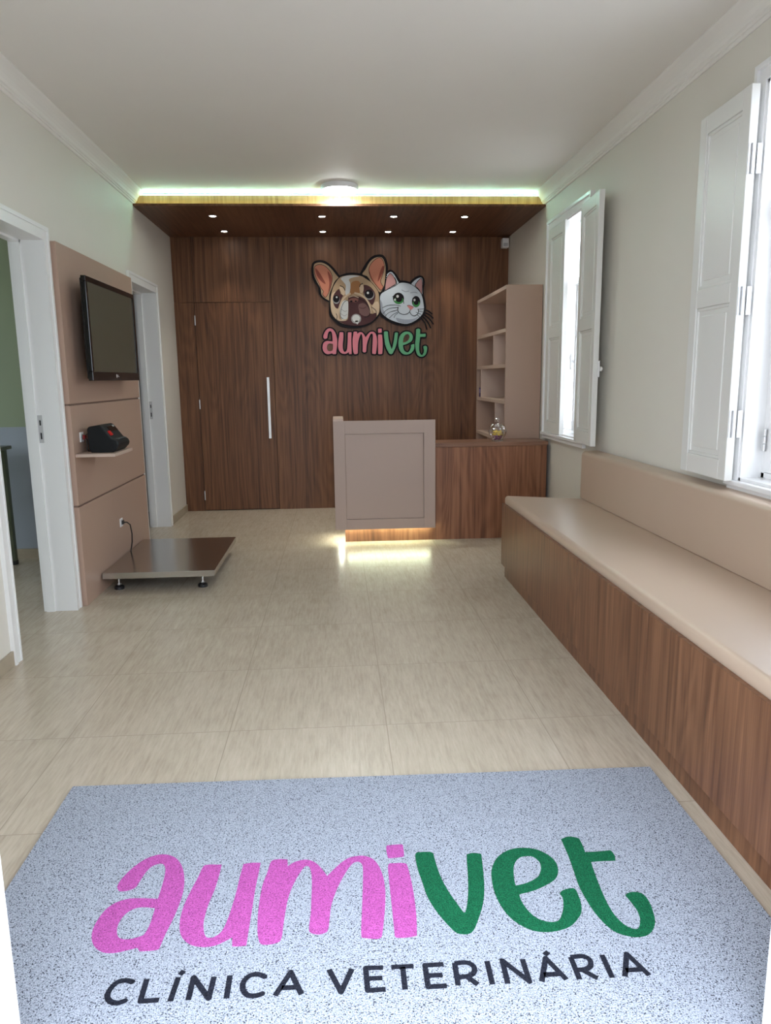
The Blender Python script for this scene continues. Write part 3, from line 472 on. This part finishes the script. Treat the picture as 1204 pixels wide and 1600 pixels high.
link('power_cord', cc, BLACK, ps, smooth=True)

# side room: steel work table seen through the first doorway
wt = thing('work_table', 'olive metal table seen through the near left doorway', 'table', (-1.2, 5.0, 0))
OL = mat('olive_metal', (0.10, 0.115, 0.075), 0.35, metal=0.3)
link('tabletop', box(-1.75, 4.75, 0.825, -0.765, 5.28, 0.848), OL, wt, bevel=0.003)
for x in (-1.72, -0.815):
    for y in (4.78, 5.245):
        g = link('leg', MB().box(x-0.02, y-0.02, 0.02, x+0.02, y+0.02, 0.825), OL, wt)
        link('leg_cap', box(x-0.022, y-0.022, 0, x+0.022, y+0.022, 0.03), BLACK, g)
link('brace', MB().box(-1.74, 4.78, 0.50, -0.80, 4.79, 0.52).box(-1.74, 5.235, 0.50, -0.80, 5.245, 0.52).box(-0.825, 4.78, 0.30, -0.81, 5.245, 0.32), OL, wt)
# second side room: dark cupboard in the gap
kb = thing('cupboard', 'dark cupboard glimpsed through the narrow gap of the far left doorway', 'cupboard', (-1.0, 6.6, 0))
link('carcass', MB().box(-1.35, 5.75, 0, -0.95, 7.1, 1.85), BLACK, kb)
for k in range(2): 
    d_ = link('door', box(-0.948, 5.76+k*0.67, 0.06, -0.93, 6.42+k*0.67, 1.83), mat('charcoal_door', (0.02, 0.02, 0.024), 0.3), kb)
    link('handle', box(-0.93, 6.36+k*0.1, 0.9, -0.915, 6.375+k*0.1, 1.1), CHROME, d_)

# ================================================================ reception
rd = thing('reception_desk', 'rose panelled reception tower with glowing recessed wooden base', 'reception desk', (1.87, 5.7, 0))
x0, x1, z0, z1, yf = 1.482, 2.258, 0.126, 0.963, 5.55
fr = 0.088
link('front_frame', MB().box(x0, yf, z0, x0+fr, yf+0.03, z1).box(x1-fr, yf, z0, x1, yf+0.03, z1).box(x0+fr, yf, z1-0.098, x1-fr, yf+0.03, z1).box(x0+fr, yf, z0, x1-fr, yf+0.03, z0+0.080), PINKD, rd, bevel=0.0012)
link('front_panel', box(x0+fr+0.002, yf+0.008, z0+0.082, x1-fr-0.002, yf+0.028, z1-0.100), PINKD, rd)
link('side_panel', box(x0, yf+0.0305, z0, x0+0.078, 6.0, z1+0.015), PINKL, rd, bevel=0.001)
link('side_panel', box(x1-0.03, yf+0.0305, 0.7, x1, 5.69, z1-0.015), PINKD, rd)
link('underside', box(x0+0.078, yf+0.0305, z0+0.008, x1, 5.69, z0+0.02), PINKD, rd)
link('base', box(1.558, 5.691, 0, 2.277, 5.99, z0+0.02), WOODC, rd)
WLED = glow('desk_led', (0.82, 1.0, 0.70), 8)
link('light_strip', box(x0+0.09, 5.655, z0+0.001, x1-0.03, 5.667, z0+0.0075), WLED, rd)
link('light_strip', box(1.520, 5.60, z0-0.006, 1.532, 5.97, z0-0.001), glow('desk_led_side', (0.90, 1.0, 0.84), 9), rd)
ct = thing('counter', 'walnut counter between the rose reception tower and the shelves', 'counter', (2.72, 5.85, 0))
link('front_panel', box(2.278, 5.69, 0, 3.165, 5.71, 0.740), WOODC, ct)
link('worktop', box(2.262, 5.683, 0.741, 3.172, 6.0, 0.772), wood('walnut_top', (0.12, 0.05, 0.028), (0.20, 0.10, 0.06), (0.29, 0.16, 0.105), 0.3, axis='X'), ct, bevel=0.0015)
link('end_panel', MB().box(3.145, 5.711, 0, 3.165, 5.99, 0.74), WOODC, ct)

# shelving unit, open towards the left
su = thing('shelving_unit', 'tall rose open shelving unit standing behind the counter', 'shelves', (3.04, 6.6, 0))
SX, SY0, SY1 = 2.895, 6.008, 7.262; T = 0.018; SXB = 3.19
link('side_panel', box(SX, SY0, 0, SXB, SY0+T, 2.003), PINK, su, bevel=0.001)
link('side_panel', box(SX, SY1-T, 0, SXB, SY1, 2.003), PINK, su, bevel=0.001)
link('back_panel', box(SXB-0.01, SY0+T, 0, SXB, SY1-T, 2.0), PINK, su)
for z in (1.985, 1.648, 1.362, 1.068, 0.742, 0.06): link('shelf_board', box(SX, SY0+T, z-0.012, SXB-0.01, SY1-T, z+0.018), PINKL, su, bevel=0.0008)
for y, za, zb in ((6.505, 1.380, 1.636), (7.05, 1.086, 1.350), (6.40, 0.760, 1.056), (6.7, 0.078, 0.73)): link('divider', box(SX+0.002, y-0.008, za, SXB-0.01, y+0.008, zb), PINKL, su)
pk = thing('package', 'small purple and white package on the third shelf opening from the top', 'package', (2.96, 7.15, 1.086))
link('box_body', box(2.91, 7.10, 1.0865, 2.99, 7.20, 1.175), mat('violet_card', (0.05, 0.03, 0.16), 0.4), pk)
link('label_band', box(2.9085, 7.105, 1.125, 2.91, 7.195, 1.16), mat('lilac_print', (0.35, 0.3, 0.5), 0.5), pk)
fb = [(6.95, 0.10, 0.12), (7.12, 0.09, 0.14)]
for k, (y, w_, h_) in enumerate(fb):
    o = thing('storage_box', ['dark box in the lowest shelf opening nearer the counter', 'dark box in the lowest shelf opening against the wooden wall'][k], 'box', (2.98, y, 0.0785))
    link('box_body', box(2.92, y-w_/2, 0.0785, 3.06, y+w_/2, 0.0785+h_), BLACK, o, bevel=0.002); link('lid', box(2.915, y-w_/2-0.003, 0.079+h_, 3.065, y+w_/2+0.003, 0.092+h_), BLACK, o)

# candy jar
JX, JY, JZ = 2.792, 5.80, 0.7722
jr = thing('candy_jar', 'small round cut glass candy jar with knobbed lid on the counter', 'jar', (JX, JY, JZ))
CG = bpy.data.materials.new('clear_glass'); CG.use_nodes = True; n = CG.node_tree.nodes; l = CG.node_tree.links
for q in list(n): n.remove(q)
o_ = n.new('ShaderNodeOutputMaterial'); a_ = n.new('ShaderNodeBsdfTransparent'); g_ = n.new('ShaderNodeBsdfGlossy'); g_.inputs['Roughness'].default_value = 0.08; f_ = n.new('ShaderNodeLayerWeight'); f_.inputs[0].default_value = 0.62; x_ = n.new('ShaderNodeMixShader')
l.new(f_.outputs['Facing'], x_.inputs[0]); l.new(a_.outputs[0], x_.inputs[1]); l.new(g_.outputs[0], x_.inputs[2]); l.new(x_.outputs[0], o_.inputs[0])
def ribbed(prof, n=32, amp=0.06):
    m = MB(); o = len(m.v)
    for r_, h_ in [(p_[0]*1.2, p_[1]*1.18) for p_ in prof]:
        for i in range(n):
            a = 2*math.pi*i/n; q = r_*(1+amp*(1 if i % 4 < 2 else -1)); m.v.append((JX+q*math.cos(a), JY+q*math.sin(a), JZ+h_))
    for k in range(len(prof)-1):
        for i in range(n):
            j = (i+1) % n; m.face([o+k*n+i, o+k*n+j, o+(k+1)*n+j, o+(k+1)*n+i])
    return m
JS = 1.2
link('bowl', ribbed([(0.002, 0.001), (0.036, 0.001), (0.034, 0.008), (0.040, 0.02), (0.054, 0.045), (0.058, 0.065), (0.054, 0.082), (0.050, 0.088)]), CG, jr, smooth=False)
link('lid', ribbed([(0.054, 0.089), (0.050, 0.098), (0.036, 0.115), (0.018, 0.124), (0.006, 0.128), (0.006, 0.133), (0.013, 0.140), (0.013, 0.148), (0.007, 0.155), (0.001, 0.157)]), CG, jr)
CY = mat('yellow_wrapper', (0.75, 0.55, 0.08), 0.3); CV = mat('purple_wrapper', (0.22, 0.05, 0.20), 0.3)
def candy(m_, lab, grp):
    t = MB().lathe([(0.002, -0.008), (0.007, -0.006), (0.009, 0), (0.007, 0.006), (0.002, 0.008)], (0, 0, 0), 8)
    t.lathe([(0.002, 0.008), (0.007, 0.013)], (0, 0, 0), 6).lathe([(0.007, -0.013), (0.002, -0.008)], (0, 0, 0), 6)
    o = link('candy', t, m_); return tag(o, lab, 'candy', grp)
cy = candy(CY, 'yellow wrapped candy in the glass jar on the counter', 'yellow candies in the jar')
cv = candy(CV, 'purple wrapped candy at the bottom of the glass jar', 'purple candies in the jar')
def spread(src, spots):
    for i, (x, y, z) in enumerate(spots):
        o = src if i == 0 else src.copy()
        if i: C.objects.link(o)
        o.location = (JX+x, JY+y, JZ+z); o.rotation_euler = (random.uniform(0, 3), random.uniform(0, 3), random.uniform(0, 3))
spread(cv, [(0.018*math.cos(a), 0.018*math.sin(a), 0.018) for a in (0.3, 1.9, 3.4, 5.0)] + [(0.029*math.cos(a), 0.029*math.sin(a), 0.034) for a in (0, 1.05, 2.1, 3.15, 4.2, 5.25)])
spread(cy, [(0.034*math.cos(a), 0.034*math.sin(a), 0.054) for a in (0.2, 1.1, 2.0, 2.9, 3.8, 4.7, 5.6)] + [(0.030*math.cos(a), 0.030*math.sin(a), 0.073) for a in (0.6, 1.7, 2.7, 3.7, 4.8, 5.8)] + [(0.0, 0.0, 0.072)])

# motion sensor in the corner under the soffit
ms = thing('motion_sensor', 'small white motion sensor in the corner above the shelving unit', 'sensor', (3.15, 7.23, 2.53))
link('casing', box(3.118, 7.19, 2.485, 3.183, 7.268, 2.572), WINW, ms, bevel=0.008)
link('lens', box(3.128, 7.187, 2.495, 3.172, 7.191, 2.525), mat('sensor_lens', (0.5, 0.5, 0.52), 0.4), ms)

# ================================================================ bench
bn = thing('bench', 'long walnut waiting bench with rose leatherette cushions under the windows', 'bench', (2.87, 2.9, 0))
BY0, BY1 = 1.17, 4.578
car = MB()
seams = [BY0, 2.33, 3.08, 3.83, BY1]
for i in range(4): car.box(2.56, seams[i]+(0.0008 if i else 0), 0.079, 2.578, seams[i+1]-(0.0008 if i < 3 else 0), 0.478)
car.box(2.578, BY1-0.018, 0.079, W-0.002, BY1, 0.46)
link('carcass', car, WOODB, bn, bevel=0.0006)
link('plinth', MB().box(2.5775, BY0, 0, 2.595, BY1-0.03, 0.079).box(2.595, BY1-0.048, 0, W-0.002, BY1-0.03, 0.079), WOODB, bn)
link('seat_board', box(2.579, BY0, 0.44, W-0.002, BY1-0.02, 0.462), PINKL, bn)
def rprof(x0, z0, x1, z1, z1b, r, n=5):
    p = [(x0, z0+0.004)]
    for i in range(n+1):
        a = math.pi - i*(math.pi/2)/n; p.append((x0+r+r*math.cos(a), z1-r+r*math.sin(a)))
    return p + [(x1, z1b), (x1, z0)]
cu = MB().prism([rprof(2.580, 0.463, 3.19, 0.524, 0.487, 0.020)], lambda u, v, w: (u, w, v), BY0, BY1+0.004)
link('seat_cushion', cu, LEATHER, bn, bevel=0.008, smooth=True, segs=3)
bk = MB().prism([rprof(3.083, 0.49, 3.19, 0.800, 0.803, 0.026)], lambda u, v, w: (u, w, v), BY0, 4.615)
link('backrest_cushion', bk, LEATHER, bn, bevel=0.004, smooth=True, segs=2)

# ================================================================ ceiling fittings
cl = thing('ceiling_lamp', 'round white lit ceiling lamp in front of the wooden soffit', 'ceiling lamp', (1.574, 5.87, H))
link('lamp_body', MB().lathe([(0.140, -0.001), (0.142, -0.02), (0.136, -0.036)], (1.574, 5.87, H), 40), WINW, cl, smooth=True)
link('diffuser', MB().lathe([(0.128, -0.036), (0.122, -0.046), (0.10, -0.05), (0.001, -0.052)], (1.574, 5.87, H), 40, closed=False), glow('lamp_diffuser', (0.93, 1.0, 0.97), 9.0), cl, smooth=True)
DL = [(0.543, 6.37), (1.430, 6.38), (2.022, 6.38), (2.616, 6.39), (0.542, 7.00), (1.424, 7.01), (2.019, 7.02), (2.615, 7.02)]
proto = None
GD = glow('downlight_glow', (1.0, 0.95, 0.86), 9.0); RIM = mat('downlight_rim', (0.03, 0.02, 0.018), 0.3)
ords = ['front row, first from the left', 'front row, second from the left', 'front row, third from the left', 'front row, rightmost', 'back row, first from the left', 'back row, second from the left', 'back row, third from the left', 'back row, rightmost']
for i, (x, y) in enumerate(DL):
    lab = 'small recessed spotlight in the wooden soffit, ' + ords[i]
    if i == 0:
        proto = thing('downlight', lab, 'spotlight', (x, y, 2.595), group='spotlights in the soffit')
        kids = [link('rim', MB().lathe([(0.040, 0), (0.040, -0.004), (0.030, -0.004), (0.028, -0.001)], (0, 0, 0), 24, closed=False), RIM, proto, world=False, smooth=True),
                link('bulb', MB().lathe([(0.026, -0.001), (0.020, -0.003), (0.001, -0.004)], (0, 0, 0), 20, closed=False), GD, proto, world=False, smooth=True)]
        sp = bpy.data.lights.new('spot_beam', 'SPOT'); sp.energy = 1.6; sp.spot_size = R(75); sp.spot_blend = 0.6; sp.color = (1.0, 0.93, 0.82); sp.shadow_soft_size = 0.02
        so = bpy.data.objects.new('spot_beam', sp); C.objects.link(so); so.parent = proto; so.location = (0, 0, -0.01); kids.append(so)
    else:
        t = proto.copy(); C.objects.link(t); t.location = (x, y, 2.595); t['label'] = lab
        for k in kids:
            q = k.copy(); C.objects.link(q); q.parent = t

# ================================================================ writing
OY = D-0.0005
word_w = lambda u, v, w: (1.390+(u-915)/1335*1.013, OY-w, 1.479+(v-1435)/393*0.277)
word_m = lambda u, v, w: (u/1000, v/1000, w)
mt = thing('door_mat', 'large speckled grey doormat with pink, green and black lettering', 'doormat', (1.58, 1.7, 0))
link('mat_body', MB().prism([[(0.647, 1.165), (2.515, 1.165), (2.516, 2.157), (0.647, 2.200)]], lambda u, v, w: (u, v, w), 0.0005, 0.0095), MATG, mt)
LOGO = ('a', 'u', 'm', 'ij', 'v', 'e', 't')
def letters(keys, fn, a, b):
    m = MB()
    for k in keys: m.prism([curve(s) for s in LETTERS[k]], fn, a, b)
    return m
for k in LOGO: link('logo_letter', letters(k, word_m, 0.0095, 0.0101), MATV if k in 'vet' else MATP, mt)
groups = ((0,), (1,), (2, 3), (4,), (5,), (6,), (7, 8), (9,), (10, 11), (12, 13), (14, 15), (16, 17, 18), (19,), (20,), (21, 22, 23), (24, 25, 26), (27,), (28, 29))
for g in groups:
    caps = MB()
    for q in g:
        s = CAPS[q]
        caps.stroke(curve(s, closed=False, k=4) if not all(len(c) > 2 for c in s) else [tuple(c[:2]) for c in s], 12.0, word_m, 0.0095, 0.0101, capd=False)
    link('letter', caps, MATK, mt)

PAL = {'black': (0.008, 0.006, 0.008), 'fawn': (0.42, 0.30, 0.19), 'earpink': (0.50, 0.20, 0.13), 'eardark': (0.24, 0.07, 0.05), 'cream': (0.62, 0.48, 0.34),
       'white': (0.62, 0.64, 0.64), 'tan': (0.36, 0.17, 0.07), 'maroon': (0.075, 0.030, 0.032), 'dusk': (0.17, 0.095, 0.09), 'grey': (0.32, 0.31, 0.31), 'nose': (0.22, 0.09, 0.075),
       'cat': (0.56, 0.63, 0.70), 'catpink': (0.48, 0.27, 0.27), 'catshade': (0.34, 0.38, 0.45), 'green': (0.06, 0.26, 0.08), 'catnose': (0.62, 0.24, 0.24)}
PM = {k: mat('sign_'+k, v, 0.5, spec=0.15) for k, v in PAL.items()}
sg = thing('wall_sign', 'cut-out wall sign with a bulldog head, a white cat head and two-tone wordmark', 'sign', (1.9, D, 1.9))
art_w = lambda u, v, w: (u/1000, OY-w, v/1000)
for name, items in ART:
    m = MB(); used = []
    for it in items:
        kind, col, lay = it[:3]
        if col not in used: used.append(col)
        m.cur = used.index(col); a = 0.0 if lay == 0 else 0.024; b = 0.024 if lay == 0 else 0.024+lay*0.0006
        if kind == 'P':
            m.prism([curve(it[3], k=4)], art_w, a, b)
            if lay == 0: m.stroke(curve(it[3], k=4), 14, art_w, 0.001, 0.0236, closed=True)
            elif col in ('fawn', 'cat', 'earpink', 'catpink'): m.cur = used.index('black'); m.stroke(curve(it[3], k=4), 4.5, art_w, 0.024, b+0.0002, closed=True)
        elif kind == 'S': m.stroke(curve(it[3], closed=False, k=5), it[4]*(7.24/1142*1000)/(8.6 if name == 'dog_head' else 10.945), art_w, a if lay else 0.004, b if lay else 0.016)
        else:
            cx_, cz_, rx, rz = it[3]; m.prism([[(cx_+rx*math.cos(g*math.pi/12), cz_+rz*math.sin(g*math.pi/12)) for g in range(24)]], art_w, a, b)
    link(name, m, [PM[c] for c in used], sg)
bkm = MB()
for ki, k in enumerate('aumijvet'):
    cvs = [curve(s) for s in LETTERS[k]]
    bkm.stroke(cvs[0][::2], 38, word_w, 0.001+ki*1e-4, 0.012+ki*4e-4, closed=True)
    bkm.prism(cvs, word_w, 0.0012, 0.0118)
link('lettering_backing', bkm, PM['black'], sg)
SPK = mat('sign_pink', (0.66, 0.16, 0.20), 0.35); SGR = mat('sign_green', (0.095, 0.38, 0.17), 0.35)
for k in LOGO: link('logo_letter', letters(k, word_w, 0.0118, 0.022), SGR if k in 'vet' else SPK, sg)
